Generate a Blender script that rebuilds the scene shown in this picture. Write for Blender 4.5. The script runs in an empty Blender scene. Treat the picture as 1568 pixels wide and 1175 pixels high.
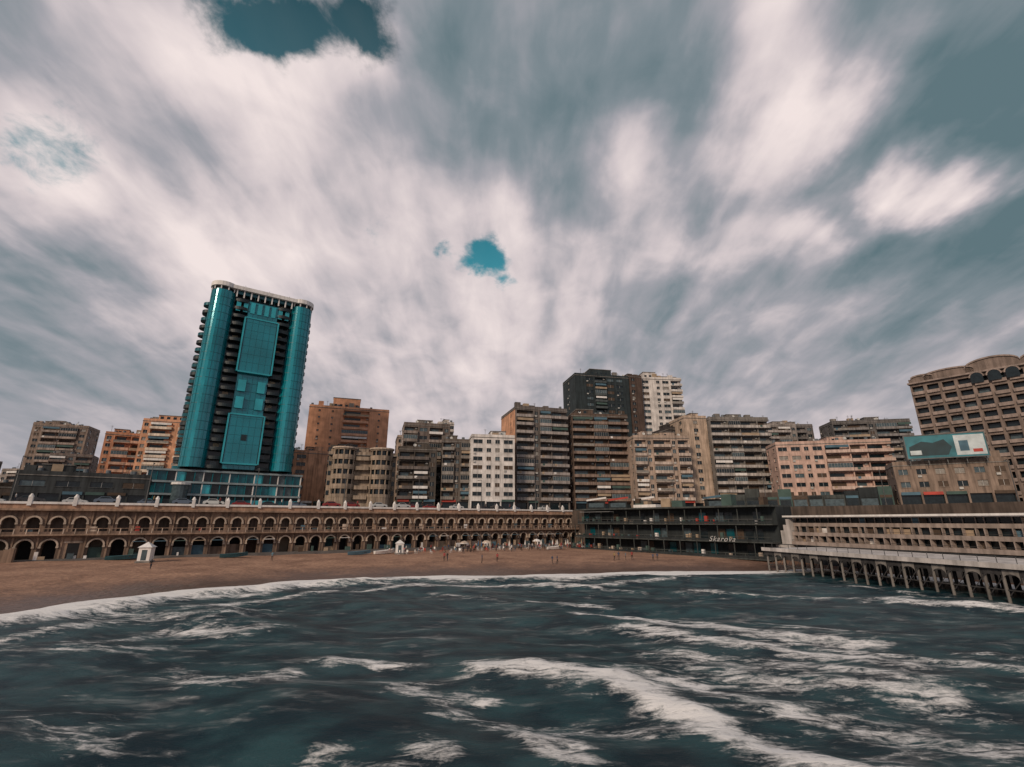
import bpy, math, random
import numpy as np
from mathutils import Vector, Matrix
R = random.Random(7)
scene = bpy.context.scene
COL = scene.collection
STREET = 12.5

# ------------------------------------------------------------------ materials
MATS = {}
def mat(name, col, rough=0.85, var=0.25, scale=0.6, dirt=0.0, metal=0.0, spec=0.4, bump=0.0):
    if name in MATS: return MATS[name]
    m = bpy.data.materials.new(name); m.use_nodes = True
    nt = m.node_tree; b = nt.nodes['Principled BSDF']
    b.inputs['Roughness'].default_value = rough
    b.inputs['Metallic'].default_value = metal
    b.inputs['Specular IOR Level'].default_value = spec
    geo = nt.nodes.new('ShaderNodeNewGeometry')
    n = nt.nodes.new('ShaderNodeTexNoise'); n.inputs['Scale'].default_value = scale; n.inputs['Detail'].default_value = 6
    nt.links.new(geo.outputs['Position'], n.inputs['Vector'])
    mp = nt.nodes.new('ShaderNodeMapping'); mp.inputs['Scale'].default_value = (1.6, 1.6, 0.12)
    nt.links.new(geo.outputs['Position'], mp.inputs['Vector'])
    n2 = nt.nodes.new('ShaderNodeTexNoise'); n2.inputs['Scale'].default_value = 1.0; n2.inputs['Detail'].default_value = 4
    nt.links.new(mp.outputs[0], n2.inputs['Vector'])
    mr = nt.nodes.new('ShaderNodeMapRange'); mr.inputs['From Min'].default_value = .3; mr.inputs['From Max'].default_value = .7
    mr.inputs['To Min'].default_value = 1-var; mr.inputs['To Max'].default_value = 1+var*.6
    nt.links.new(n.outputs['Fac'], mr.inputs['Value'])
    mr2 = nt.nodes.new('ShaderNodeMapRange'); mr2.inputs['From Min'].default_value = .35; mr2.inputs['From Max'].default_value = .6
    mr2.inputs['To Min'].default_value = 1-dirt; mr2.inputs['To Max'].default_value = 1
    nt.links.new(n2.outputs['Fac'], mr2.inputs['Value'])
    mu = nt.nodes.new('ShaderNodeMath'); mu.operation = 'MULTIPLY'
    nt.links.new(mr.outputs[0], mu.inputs[0]); nt.links.new(mr2.outputs[0], mu.inputs[1])
    vm = nt.nodes.new('ShaderNodeVectorMath'); vm.operation = 'SCALE'; vm.inputs[0].default_value = col[:3]
    nt.links.new(mu.outputs[0], vm.inputs['Scale'])
    nt.links.new(vm.outputs[0], b.inputs['Base Color'])
    if bump:
        bp = nt.nodes.new('ShaderNodeBump'); bp.inputs['Strength'].default_value = bump
        nt.links.new(n.outputs['Fac'], bp.inputs['Height']); nt.links.new(bp.outputs[0], b.inputs['Normal'])
    MATS[name] = m
    return m
def wall(name, c, dirt=.45): return mat(name, c, .9, .3, .35, dirt)

G_DARK = mat('window_glass_dark', (.012,.02,.025), .18, .4, 1.5)
G_MID = mat('window_glass_grey', (.07,.10,.115), .2, .4, 1.2)
G_CURT = mat('curtained_window', (.24,.22,.20), .6, .4, 1.5)
SHUT = mat('wooden_shutter', (.07,.045,.03), .7, .3, 2)
FRAME = mat('window_frame', (.4,.39,.38), .6)
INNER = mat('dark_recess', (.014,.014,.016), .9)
METAL = mat('grey_metal', (.12,.12,.12), .5, metal=.5)
WHITE = mat('white_paint', (.76,.73,.71), .6, .12, .5, .2)
AC = mat('ac_unit', (.45,.44,.42), .6)
TANK = mat('water_tank', (.12,.14,.16), .6)
CONC = wall('concrete', (.24,.22,.205))

# ------------------------------------------------------------------ builder
class B:
    def __init__(s, name):
        s.name = name; s.p = {}
    def part(s, part):
        return s.p.setdefault(part, ([], [], [], []))
    def faces(s, part, m, vs, fs):
        V, F, I, M = s.part(part)
        if m not in M: M.append(m)
        k = M.index(m); o = len(V)
        V.extend(vs)
        for f in fs: F.append(tuple(i+o for i in f)); I.append(k)
    def box(s, part, m, fr, u0, u1, v0, v1, z0, z1):
        P = [pt(fr,u,v,z) for z in (z0,z1) for v in (v0,v1) for u in (u0,u1)]
        s.faces(part, m, P, [(0,1,3,2),(4,5,7,6),(0,1,5,4),(2,3,7,6),(0,2,6,4),(1,3,7,5)])
    def cyl(s, part, m, fr, u, v, r, z0, z1, n=12, a0=0, a1=2*math.pi, r1=None):
        if r1 is None: r1 = r
        full = abs(a1-a0-2*math.pi) < 1e-6
        k = n if full else n+1
        vs = []
        for z, rr in ((z0,r),(z1,r1)):
            for i in range(k):
                a = a0+(a1-a0)*i/n
                vs.append(pt(fr,u+rr*math.cos(a),v+rr*math.sin(a),z))
        fs = [(i,(i+1)%k,k+(i+1)%k,k+i) for i in range(n)]
        fs.append(tuple(range(k))); fs.append(tuple(range(k,2*k)))
        s.faces(part, m, vs, fs)
    def build(s, single=False):
        if single or len(s.p) == 1:
            V, F, I, M = [], [], [], []
            for (v,f,i,mm) in s.p.values():
                o = len(V); V += v
                ix = []
                for q in mm:
                    if q not in M: M.append(q)
                    ix.append(M.index(q))
                F += [tuple(a+o for a in g) for g in f]; I += [ix[a] for a in i]
            me = bpy.data.meshes.new(s.name); me.from_pydata(V,[],F)
            for q in M: me.materials.append(q)
            me.polygons.foreach_set('material_index', I); me.update()
            ob = bpy.data.objects.new(s.name, me); COL.objects.link(ob); return ob
        e = bpy.data.objects.new(s.name, None); COL.objects.link(e)
        for k,(v,f,i,mm) in s.p.items():
            me = bpy.data.meshes.new(s.name+'_'+k); me.from_pydata(v,[],f)
            for q in mm: me.materials.append(q)
            me.polygons.foreach_set('material_index', i); me.update()
            ob = bpy.data.objects.new(k, me); COL.objects.link(ob); ob.parent = e
        return e
def pt(fr,u,v,z): return (fr[0]+fr[2]*u+fr[4]*v, fr[1]+fr[3]*u+fr[5]*v, z)
def frame(p0, p1):
    dx, dy = p1[0]-p0[0], p1[1]-p0[1]; L = math.hypot(dx,dy); ux, uy = dx/L, dy/L
    return (p0[0],p0[1],ux,uy,uy,-ux), L

def facade(b, fr, L, z0, z1, pat, wm, tm, fh=3.1, dep=1.2, proj=1.0, rr=R, par='solid', arc=0.0):
    n = max(1, int(round((z1-z0)/fh))); fh = (z1-z0)/n
    wts = {'w':1.0,'W':1.5,'b':1.9,'B':2.8,'s':.8,'S':1.6,'n':.55}
    tot = sum(wts[c] for c in pat); pier = .3
    for k in range(n):
        z = z0+k*fh; u = 0
        for c in pat:
            w = L*wts[c]/tot; ua, ub = u, u+w; u = ub
            if c in 'sS':
                b.box('walls', wm, fr, ua, ub, -dep, 0, z, z+fh); continue
            if c in 'wWn':
                g = w*.24 if c!='W' else w*.15
                sz, hz = z+.95, z+2.35
                if c=='n': sz, hz, g = z+1.3, z+2.2, w*.3
                b.box('walls', wm, fr, ua, ub, -dep, 0, z, sz)
                b.box('walls', wm, fr, ua, ub, -dep, 0, hz, z+fh)
                b.box('walls', wm, fr, ua, ua+g, -dep, 0, sz, hz)
                b.box('walls', wm, fr, ub-g, ub, -dep, 0, sz, hz)
                q = rr.random()
                gm = G_DARK if q<.55 else (G_MID if q<.75 else (G_CURT if q<.87 else SHUT))
                pd = -.22 if gm is not SHUT else -.06
                b.box('windows', gm, fr, ua+g, ub-g, -dep, pd, sz, hz)
                mid = (ua+ub)/2
                b.box('window_frames', FRAME, fr, mid-.04, mid+.04, pd, pd+.05, sz, hz)
                b.box('window_frames', tm, fr, ua+g-.1, ub-g+.1, .002, .14, sz-.12, sz-.01)
                if rr.random()<.22:
                    b.box('air_conditioners', AC, fr, ua+g, ua+g+.8, .003, .38, sz-.75, sz-.2)
            else:
                pj = proj*(.8+.2*rr.random())
                b.box('walls', wm, fr, ua, ub, -dep, 0, z+2.6, z+fh)
                b.box('walls', wm, fr, ua, ua+pier, -dep, 0, z, z+2.6)
                b.box('balconies', tm, fr, ua+.08, ub-.08, .002, pj, z-.16, z+.02)
                q = rr.random()
                if q<.13:
                    b.box('balconies', tm, fr, ua+.1, ub-.1, .004, pj-.02, z+.02, z+.95)
                    b.box('windows', G_MID if q<.07 else G_DARK, fr, ua+.14, ub-.14, .004, pj-.06, z+.95, z+2.5)
                    m = int((ub-ua)/1.1)+1
                    for i in range(m+1):
                        uu = ua+.14+(ub-ua-.34)*i/m
                        b.box('window_frames', FRAME, fr, uu, uu+.06, pj-.06, pj-.01, z+.95, z+2.5)
                    b.box('balconies', tm, fr, ua+.1, ub-.1, .004, pj, z+2.5, z+2.62)
                else:
                    pm = tm if rr.random()<.85 else rr.choice([WHITE,CLOTH2,G_CURT])
                    if par=='solid' :
                        b.box('balconies', pm, fr, ua+.08, ub-.08, pj-.1, pj, z+.02, z+.92)
                        b.box('balconies', tm, fr, ua+.08, ua+.18, .002, pj-.1, z+.02, z+.92)
                        b.box('balconies', tm, fr, ub-.18, ub-.08, .002, pj-.1, z+.02, z+.92)
                    else:
                        b.box('balconies', METAL, fr, ua+.08, ub-.08, pj-.06, pj, z+.88, z+.95)
                        b.box('balconies', METAL, fr, ua+.08, ub-.08, pj-.06, pj, z+.1, z+.16)
                        m = int((ub-ua)/.45)
                        for i in range(m):
                            uu = ua+.1+(ub-ua-.2)*i/m
                            b.box('balconies', METAL, fr, uu, uu+.05, pj-.05, pj-.01, z+.16, z+.88)
                    g1 = ua+pier+.3+rr.random()*.4
                    b.box('walls', wm, fr, ua+pier, ub, -dep-.02, -dep+.1, z, z+2.6)
                    b.box('windows', rr.choice([G_DARK,G_DARK,G_MID,SHUT]), fr, g1, g1+(ub-g1)*.65, -dep+.1, -dep+.16, z+.05, z+2.3)
                    if rr.random()<.2:
                        b.box('awnings', rr.choice([CLOTH1,CLOTH2,CLOTH3,WHITE]), fr, ua+.3, ub-.3, pj-.14, pj-.04, z+1.7, z+2.6)
                    if rr.random()<.25:
                        uu = ua+.5+rr.random()*.6
                        b.box('laundry', rr.choice([CLOTH1,CLOTH2,CLOTH3,WHITE]), fr, uu, uu+.9, pj+.02, pj+.06, z+.2, z+.95)
                    if rr.random()<.35:
                        b.box('air_conditioners', AC, fr, ub-1.1, ub-.3, -dep+.17, -dep+.5, z+1.9, z+2.45)
CLOTH1 = mat('cloth_green', (.06,.1,.09), .9)
CLOTH2 = mat('cloth_tan', (.36,.27,.19), .9)
CLOTH3 = mat('cloth_blue', (.08,.15,.2), .9)

def roof_stuff(b, fr, L, D, z, wm, rr, dens=1.0):
    b.box('roof', CONC, fr, -.15, L+.15, -D-.15, .15, z, z+.22)
    for (a0,a1,b0,b1) in ((0,L,-.2,0),(0,L,-D,-D+.2),(0,.2,-D+.2,-.2),(L-.2,L,-D+.2,-.2)):
        b.box('roof', wm, fr, a0, a1, b0, b1, z+.22, z+1.2)
    w = min(L*.35, 6); u = rr.uniform(.1,.55)*L
    b.box('stair_house', wm, fr, u, u+w, -D*.75, -D*.3, z+.22, z+3.0)
    b.box('stair_house', CONC, fr, u-.2, u+w+.2, -D*.75-.2, -D*.3+.2, z+3.0, z+3.2)
    b.box('stair_house', G_DARK, fr, u+w*.3, u+w*.3+.9, -D*.3, -D*.3+.03, z+.3, z+2.3)
    for i in range(int(L/2*dens)):
        uu = rr.uniform(.5,L-.8); vv = -rr.uniform(.6, D*.28)
        q = rr.random()
        if q<.3:
            b.cyl('water_tanks', TANK, fr, uu, vv, .55, z+.7, z+2.1, 10)
            b.box('water_tanks', METAL, fr, uu-.5, uu+.5, vv-.5, vv+.5, z+.22, z+.7)
        elif q<.65:
            h = rr.uniform(1.6,4.6)
            b.box('antennas', METAL, fr, uu, uu+.09, vv, vv+.09, z+.2, z+h)
            b.box('antennas', METAL, fr, uu-.6, uu+.6, vv, vv+.06, z+h-.3, z+h-.24)
            b.box('antennas', METAL, fr, uu-.4, uu+.4, vv, vv+.06, z+h-.7, z+h-.64)
        elif q<.82:
            n=10; c=(uu,vv,z+1.9); vs=[pt(fr,c[0],c[1]-.15,c[2])]
            for i2 in range(n):
                a=2*math.pi*i2/n; vs.append(pt(fr,c[0]+.6*math.cos(a),c[1]+.1-.3*math.sin(a),c[2]+.55*math.sin(a)))
            b.faces('satellite_dishes', AC, vs, [(0,1+i2,1+(i2+1)%n) for i2 in range(n)])
            b.box('satellite_dishes', METAL, fr, uu-.04,uu+.04,vv-.25,vv-.17,z+.2,z+1.9)
        else:
            b.box('roof_hut', rr.choice([CONC,wm,CLOTH2]), fr, uu-1, uu+1.2, vv-1.5, vv, z+.22, z+rr.uniform(2,3.4))

def building(name, p0, p1, ztop, pat, wc, tc=None, depth=14, z0=STREET, side='wsw', fh=3.1, proj=1.0, par='solid', shops=True, seed=None, dens=1.0, dirt=.45, setback=None, sidecol=None):
    rr = random.Random(seed if seed is not None else 1)
    fr, L = frame(p0,p1); b = B(name)
    key = '%.3f_%.3f_%.3f'%wc
    wm = wall('plaster_'+key, wc, dirt)
    tm = wm if tc is None else wall('trim_%.3f_%.3f_%.3f'%tc, tc, dirt)
    sm = wm if sidecol is None else wall('side_%.3f_%.3f_%.3f'%sidecol, sidecol, dirt)
    b.box('core', wm, fr, .3, L-.3, -depth+.3, -1.2, z0, ztop-.02)
    zs = z0
    if shops:
        zs = z0+4
        b.box('shopfront', wm, fr, 0, L, -1.2, 0, z0+3.2, zs)
        m = max(2,int(L/4)); 
        for i in range(m+1):
            u = min(i*L/m, L-.4); b.box('shopfront', wm, fr, u, u+.4, -1.2, 0, z0, z0+3.2)
        b.box('shopfront', G_DARK, fr, .4, L-.4, -1.2, -.7, z0, z0+3.2)
        for i in range(m):
            if rr.random()<.7:
                b.box('shop_signs', rr.choice([WHITE,CLOTH1,CLOTH3,SHUT,SIGNR]), fr, i*L/m+.5, (i+1)*L/m-.1, .003, .2, z0+3.0, z0+3.75)
    facade(b, fr, L, zs, ztop, pat, wm, tm, fh, rr=rr, proj=proj, par=par)
    if side:
        fl = (pt(fr,0,-depth,0)[0], pt(fr,0,-depth,0)[1], fr[4],fr[5],-fr[2],-fr[3])
        facade(b, fl, depth-1.2, z0, ztop, side, sm, tm, fh, dep=.3, proj=.8, rr=rr)
        q = pt(fr,L,-1.2,0); frr = (q[0],q[1],-fr[4],-fr[5],fr[2],fr[3])
        facade(b, frr, depth-1.2, z0, ztop, side, sm, tm, fh, dep=.3, proj=.8, rr=rr)
    roof_stuff(b, fr, L, depth, ztop, wm, rr, dens)
    if setback:
        u0,u1,h = setback
        b.box('penthouse', wm, fr, L*u0, L*u1, -depth*.8, -1.5, ztop+.22, ztop+h)
        for i in range(int(L*(u1-u0)/2.4)):
            uu = L*u0+.6+i*2.4
            if uu+1.2 < L*u1: b.box('penthouse', G_DARK, fr, uu, uu+1.2, -1.5, -1.45, ztop+1.2, ztop+2.6)
        b.box('penthouse', CONC, fr, L*u0-.2, L*u1+.2, -depth*.8-.2, -1.3, ztop+h, ztop+h+.25)
    return b.build()
SIGNR = mat('red_sign', (.4,.05,.035), .6)

# ------------------------------------------------------------------ terrain
shore = [(-2500,-1500),(-400,-220),(-120,-40),(-78,15),(-58,42),(-51.6,53),(-46.6,67),(-34,79),(-18.2,86),(7.5,88.5),(26,93.5),(48,95),(60,99),(70,84),(84,44),(105,-30),(180,-160),(2500,-1800)]
def sdist(X, Y):
    best = np.full(X.shape, 1e9); sg = np.ones(X.shape)
    for (x0,y0),(x1,y1) in zip(shore[:-1],shore[1:]):
        dx,dy = x1-x0,y1-y0; l2 = dx*dx+dy*dy
        t = np.clip(((X-x0)*dx+(Y-y0)*dy)/l2,0,1)
        d = np.hypot(X-(x0+t*dx), Y-(y0+t*dy))
        cr = dx*(Y-y0)-dy*(X-x0)
        m = d<best-1e-6
        best = np.where(m,d,best); sg = np.where(m,np.sign(cr),sg)
    return best*sg
def lowfreq(X,Y,seed,scale):
    r = np.random.RandomState(seed); out = np.zeros_like(X)
    for i in range(7):
        a = r.uniform(0,6.28); k = r.uniform(.5,2.2)/scale
        out += np.sin((X*math.cos(a)+Y*math.sin(a))*k+r.uniform(0,6.28))/ (1+i*.3)
    return out/3
def grid_mesh(name, xs, ys, zf, material, attrs=None):
    X, Y = np.meshgrid(np.array(xs,float), np.array(ys,float))
    Z = zf(X,Y)
    ny,nx = X.shape
    co = np.stack([X,Y,Z],-1).reshape(-1,3)
    i = np.arange(ny*nx).reshape(ny,nx)
    f = np.stack([i[:-1,:-1],i[:-1,1:],i[1:,1:],i[1:,:-1]],-1).reshape(-1,4)
    me = bpy.data.meshes.new(name)
    me.vertices.add(len(co)); me.vertices.foreach_set('co', co.ravel())
    me.loops.add(f.size); me.loops.foreach_set('vertex_index', f.ravel().astype(np.int32))
    me.polygons.add(len(f)); me.polygons.foreach_set('loop_start', np.arange(0,f.size,4,dtype=np.int32))
    me.update(calc_edges=True)
    me.polygons.foreach_set('use_smooth', [True]*len(f))
    me.materials.append(material)
    if attrs:
        for k,fn in attrs.items():
            a = me.attributes.new(k,'FLOAT','POINT'); a.data.foreach_set('value', fn(X,Y).ravel().astype(np.float32))
    ob = bpy.data.objects.new(name, me); COL.objects.link(ob); return ob

# sand material
sand = bpy.data.materials.new('sand'); sand.use_nodes = True
nt = sand.node_tree; bs = nt.nodes['Principled BSDF']; bs.inputs['Specular IOR Level'].default_value=.3
geo = nt.nodes.new('ShaderNodeNewGeometry'); sx = nt.nodes.new('ShaderNodeSeparateXYZ'); nt.links.new(geo.outputs['Position'], sx.inputs[0])
n1 = nt.nodes.new('ShaderNodeTexNoise'); n1.inputs['Scale'].default_value=.18; n1.inputs['Detail'].default_value=8; n1.inputs['Roughness'].default_value=.65
nt.links.new(geo.outputs['Position'], n1.inputs['Vector'])
n3 = nt.nodes.new('ShaderNodeTexNoise'); n3.inputs['Scale'].default_value=1.7; n3.inputs['Detail'].default_value=6
nt.links.new(geo.outputs['Position'], n3.inputs['Vector'])
cr = nt.nodes.new('ShaderNodeValToRGB'); cr.color_ramp.elements[0].position=.3; cr.color_ramp.elements[0].color=(.21,.115,.078,1)
cr.color_ramp.elements[1].position=.72; cr.color_ramp.elements[1].color=(.42,.25,.17,1)
nt.links.new(n1.outputs['Fac'], cr.inputs[0])
ma = nt.nodes.new('ShaderNodeMath'); ma.operation='MULTIPLY_ADD'; ma.inputs[1].default_value=.9; nt.links.new(n1.outputs['Fac'], ma.inputs[0]); nt.links.new(sx.outputs['Z'], ma.inputs[2])
wr = nt.nodes.new('ShaderNodeMapRange'); wr.inputs['From Min'].default_value=.75; wr.inputs['From Max'].default_value=1.5
nt.links.new(ma.outputs[0], wr.inputs['Value'])
mx = nt.nodes.new('ShaderNodeMix'); mx.data_type='RGBA'; mx.inputs[6].default_value=(.12,.07,.052,1)
nt.links.new(wr.outputs[0], mx.inputs[0]); nt.links.new(cr.outputs[0], mx.inputs[7])
vs = nt.nodes.new('ShaderNodeMapRange'); vs.inputs['From Min'].default_value=.3; vs.inputs['From Max'].default_value=.7; vs.inputs['To Min'].default_value=.7; vs.inputs['To Max'].default_value=1.2
nt.links.new(n3.outputs['Fac'], vs.inputs['Value'])
sc = nt.nodes.new('ShaderNodeVectorMath'); sc.operation='SCALE'; nt.links.new(mx.outputs[2], sc.inputs[0]); nt.links.new(vs.outputs[0], sc.inputs['Scale'])
nt.links.new(sc.outputs[0], bs.inputs['Base Color'])
rg = nt.nodes.new('ShaderNodeMapRange'); rg.inputs['To Min'].default_value=.35; rg.inputs['To Max'].default_value=.95
nt.links.new(wr.outputs[0], rg.inputs['Value']); nt.links.new(rg.outputs[0], bs.inputs['Roughness'])
bp = nt.nodes.new('ShaderNodeBump'); bp.inputs['Strength'].default_value=.6; bp.inputs['Distance'].default_value=.3
nt.links.new(n3.outputs['Fac'], bp.inputs['Height']); nt.links.new(bp.outputs[0], bs.inputs['Normal'])

def sandz(X,Y):
    s = sdist(X,Y)
    cap = np.interp(X, [-90,20,60],[2.5,1.3,1.2])
    z = np.where(s>0, cap*(1-np.exp(-s*.075/cap*1.4)), np.maximum(s*.1,-4))
    return z + .09*lowfreq(X,Y,3,3)*np.clip(s/6,0,1)
FAR = [400,700,1500,4000]
gx = [-a for a in FAR[::-1]]+[-250,-180]+list(np.arange(-140,90,1.4))+[100,130,200]+FAR
gy = [-a for a in FAR[::-1]]+[-200,-100,-50,-20]+list(np.arange(0,175,1.2))+[200,260]+FAR
grid_mesh('beach_ground', gx, gy, sandz, sand)
def sand_h(x,y): return float(sandz(np.array([[x]],float),np.array([[y]],float))[0,0])

# city plateau
edge = [(-2600,-1572.8),(-300,-46.6),(-86.7,95),(18.8,165),(34,151),(66,128),(84,112),(100,80),(130,20),(190,-90),(3000,-2000)]
b = B('city_ground')
PAVE = mat('paving', (.13,.12,.115), .9, .3, .5)
poly = [(x,y,STREET) for x,y in edge]+[(4000,-2000,STREET),(4000,4000,STREET),(-4000,4000,STREET),(-4000,-1572,STREET)]
b.faces('pavement', PAVE, poly, [tuple(range(len(poly)))])
RETW = wall('retaining_wall', (.10,.075,.062), .5)
for (x0,y0),(x1,y1) in zip(edge[:-1],edge[1:]):
    b.faces('retaining_wall', RETW, [(x0,y0,-3),(x1,y1,-3),(x1,y1,STREET),(x0,y0,STREET)], [(0,1,2,3)])
b.build()
ASPH = mat('asphalt', (.05,.05,.052), .85, .3, .8)
wf, WL = frame((-86.7,95),(18.8,165))
b = B('corniche_road')
b.box('asphalt', ASPH, wf, -200, WL+4, -18, -6, STREET+.003, STREET+.008)
for i in range(-30,22):
    b.box('lane_marking', WHITE, wf, i*6, i*6+3, -12.1, -11.95, STREET+.008, STREET+.012)
b.box('kerb', CONC, wf, -200, WL+4, -6, -5.7, STREET, STREET+.13)
b.box('kerb', CONC, wf, -200, WL+4, -18.3, -18, STREET, STREET+.13)
b.build()

# ------------------------------------------------------------------ water
FO = [
 ([(-1.5,33.5),(1.5,32.8),(4.5,31.6),(6,31.2)],1.3,1.15),
 ([(5.5,31.8),(6.6,29.6),(7.6,27),(8.6,24.5),(10,22),(12,19)],1.3,1.1),
 ([(6.5,33.5),(9.5,31.5),(12,28.5),(14,26)],1.2,.8),
 ([(7.6,52),(12,48),(20.4,43),(27,40.5)],1.4,.85),
 ([(10,45),(15,41),(19,39),(26,35)],1.2,.8),
 ([(14,50),(21,48),(30,44)],1.0,.65),
 ([(22,40),(30,34.5),(34,32)],.8,.65),
 ([(-6.5,30.5),(-4,29.5),(-1,29)],1.1,.8),
 ([(-3,26.5),(2,25),(6,24.5)],1.0,.6),
 ([(-12,36),(-9.5,35.3),(-8,35)],1.2,.7),
 ([(-8,22),(-5.5,21),(-3,22)],1.2,.7),
 ([(1,24.5),(2.3,22.5),(3,21)],.9,.75),
 ([(2,60),(7,57),(10,56)],1.1,.75),
 ([(-10,66),(-5,62),(0,60)],1,.5),
 ([(-40,52),(-32,50),(-27,53)],1.8,.65),
 ([(-28,46),(-24,44),(-21,45)],1.6,.75),
 ([(-34,40),(-30,38),(-27,39)],1.5,.55),
 ([(-22,34),(-16,31),(-14,33)],1.4,.5),
 ([(-22,26),(-16,23)],1.3,.4),
 ([(13,27),(17,24),(22,22)],1.6,.55),
 ([(12,34),(17,31),(22,28)],1.6,.6),
 ([(11,38),(16,35),(24,31)],1.4,.55),
 ([(44,60),(52,56),(60,50)],1.5,.9),
 ([(36,62),(44,60)],1,.6),
 ([(22,66),(34,63),(48,62)],.9,.65),
 ([(33,36),(38,35),(44,36)],1.3,.5),
 ([(4,72),(12,70),(17,66)],.9,.65),
 ([(-20,75),(-12,72),(-6,73)],1.2,.75),
 ([(-44,60),(-38,62),(-32,66)],1.4,.8),
 ([(-13,19),(-9,17),(-6,18)],1.2,.45),
 ([(14,20),(18,17)],1.2,.5),
]
def foam(X,Y):
    s = sdist(X,Y)
    wide = 9.5+3.0*lowfreq(X,Y,11,9)
    wide = wide*np.interp(X,[-60,-20,10,50],[1.3,1.15,.95,.6])
    o = np.clip((wide*1.15+s)/(wide*.5),0,1)*1.45*np.clip(1-(s-.4)/1.0,0,1)
    o = o*(1-.3*np.clip(1-np.abs(s+wide*.28)/(wide*.18),0,1))
    o2 = np.clip(1-np.abs(s+15+3*lowfreq(X,Y,12,10))/2.6,0,1)*.85*np.clip(.7+lowfreq(X,Y,15,12),0,1)
    o3 = np.clip(1-np.abs(s+23+3*lowfreq(X,Y,18,12))/2,0,1)*.65*np.clip(.4+lowfreq(X,Y,19,12),0,1)
    F = np.maximum(np.maximum(o,o2),o3)
    wx = X+.8*lowfreq(X,Y,21,2.2)+.5*lowfreq(X,Y,23,.8); wy = Y+.7*lowfreq(X,Y,22,2.0)+.4*lowfreq(X,Y,24,.8)
    for pts,w,st in FO:
        for (x0,y0),(x1,y1) in zip(pts[:-1],pts[1:]):
            dx,dy=x1-x0,y1-y0
            t=np.clip(((wx-x0)*dx+(wy-y0)*dy)/(dx*dx+dy*dy),0,1)
            d=np.hypot(wx-(x0+t*dx),wy-(y0+t*dy))
            F=np.maximum(F,st*np.exp(-(d/(w*1.25))**2))
    reg=.26*np.exp(-(((X-20)/17)**2+((Y-34)/14)**2))+.14*np.exp(-(((X+26)/18)**2+((Y-50)/16)**2))
    return np.maximum(F,0)+reg*(1-np.clip(F,0,1))
def waterz(X,Y):
    r = np.random.RandomState(5); Z = np.zeros_like(X)
    for i in range(24):
        a = r.normal(1.4,.55); lam = r.uniform(1.6,15); k=6.283/lam
        Z += lam*.0044*np.sin((X*math.cos(a)+Y*math.sin(a))*k + 1.2*lowfreq(X,Y,40+i,7)+r.uniform(0,6.28))
    s = sdist(X,Y)
    fade = np.clip(-s/12,0.12,1)*np.clip((260-np.hypot(X,Y))/100,0,1)
    F = foam(X,Y)
    crest = .55*np.exp(-((s+7.5+1.5*lowfreq(X,Y,70,9))/1.6)**2)*np.interp(X,[-60,-20,20,50],[1,1,.6,.2])
    return (Z*1.2+.2*np.clip(F,0,1)*(1+.8*lowfreq(X,Y,60,.7)))*fade+crest*(1+.5*lowfreq(X,Y,71,2.5))
water = bpy.data.materials.new('sea_water'); water.use_nodes=True
nt=water.node_tree; bs=nt.nodes['Principled BSDF']
N=nt.nodes.new; Lk=nt.links.new
geo=N('ShaderNodeNewGeometry')
at=N('ShaderNodeAttribute'); at.attribute_name='foam'
def mapping(src,rot,scl):
    m=N('ShaderNodeMapping'); m.inputs['Rotation'].default_value=(0,0,rot); m.inputs['Scale'].default_value=scl; Lk(src,m.inputs['Vector']); return m.outputs[0]
def noise(vec,s,d=6,r=.6,dist=0):
    n=N('ShaderNodeTexNoise'); n.inputs['Scale'].default_value=s; n.inputs['Detail'].default_value=d; n.inputs['Roughness'].default_value=r; n.inputs['Distortion'].default_value=dist
    Lk(vec,n.inputs['Vector']); return n.outputs['Fac']
def math_(op,a,b_=None,c=None,cl=False):
    m=N('ShaderNodeMath'); m.operation=op; m.use_clamp=cl
    for i,x in enumerate((a,b_,c)):
        if x is None: continue
        if isinstance(x,(int,float)): m.inputs[i].default_value=x
        else: Lk(x,m.inputs[i])
    return m.outputs[0]
def mrange(v,a,b_,c=0,d=1,smooth=True):
    m=N('ShaderNodeMapRange'); m.interpolation_type='SMOOTHSTEP' if smooth else 'LINEAR'
    m.inputs['From Min'].default_value=a; m.inputs['From Max'].default_value=b_; m.inputs['To Min'].default_value=c; m.inputs['To Max'].default_value=d
    Lk(v,m.inputs['Value']); return m.outputs[0]
pos=geo.outputs['Position']
v1=mapping(pos,.38,(.42,1.15,1)); v2=mapping(pos,.33,(.14,.5,1)); v3=mapping(pos,.2,(1,1.6,1))
na=noise(v1,1.4,9,.66,.7); nb=noise(v2,.9,7,.62,.8); nc=noise(v3,.25,4,.5); nd=noise(mapping(pos,.5,(.8,1.2,1)),3.2,6,.7,1.2)
fm=math_('ADD',at.outputs['Fac'],math_('MULTIPLY',math_('SUBTRACT',na,.5),2.3))
fm=math_('ADD',fm,math_('MULTIPLY',math_('SUBTRACT',nb,.5),1.4))
fm=math_('ADD',fm,math_('MULTIPLY',math_('SUBTRACT',nd,.5),.9))
F1=mrange(fm,.34,1.08)
bg=mrange(math_('ADD',math_('MULTIPLY',nb,.6),math_('MULTIPLY',na,.4)),.5,.74,0,.32)
FF=math_('MAXIMUM',math_('MULTIPLY',F1,.97),bg)
wc=N('ShaderNodeMix'); wc.data_type='RGBA'; wc.inputs[6].default_value=(.004,.018,.027,1); wc.inputs[7].default_value=(.022,.062,.072,1)
Lk(mrange(nc,.35,.68),wc.inputs[0])
fc=N('ShaderNodeMix'); fc.data_type='RGBA'; fc.inputs[7].default_value=(.80,.78,.77,1)
Lk(FF,fc.inputs[0]); Lk(wc.outputs[2],fc.inputs[6]); Lk(fc.outputs[2],bs.inputs['Base Color'])
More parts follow.
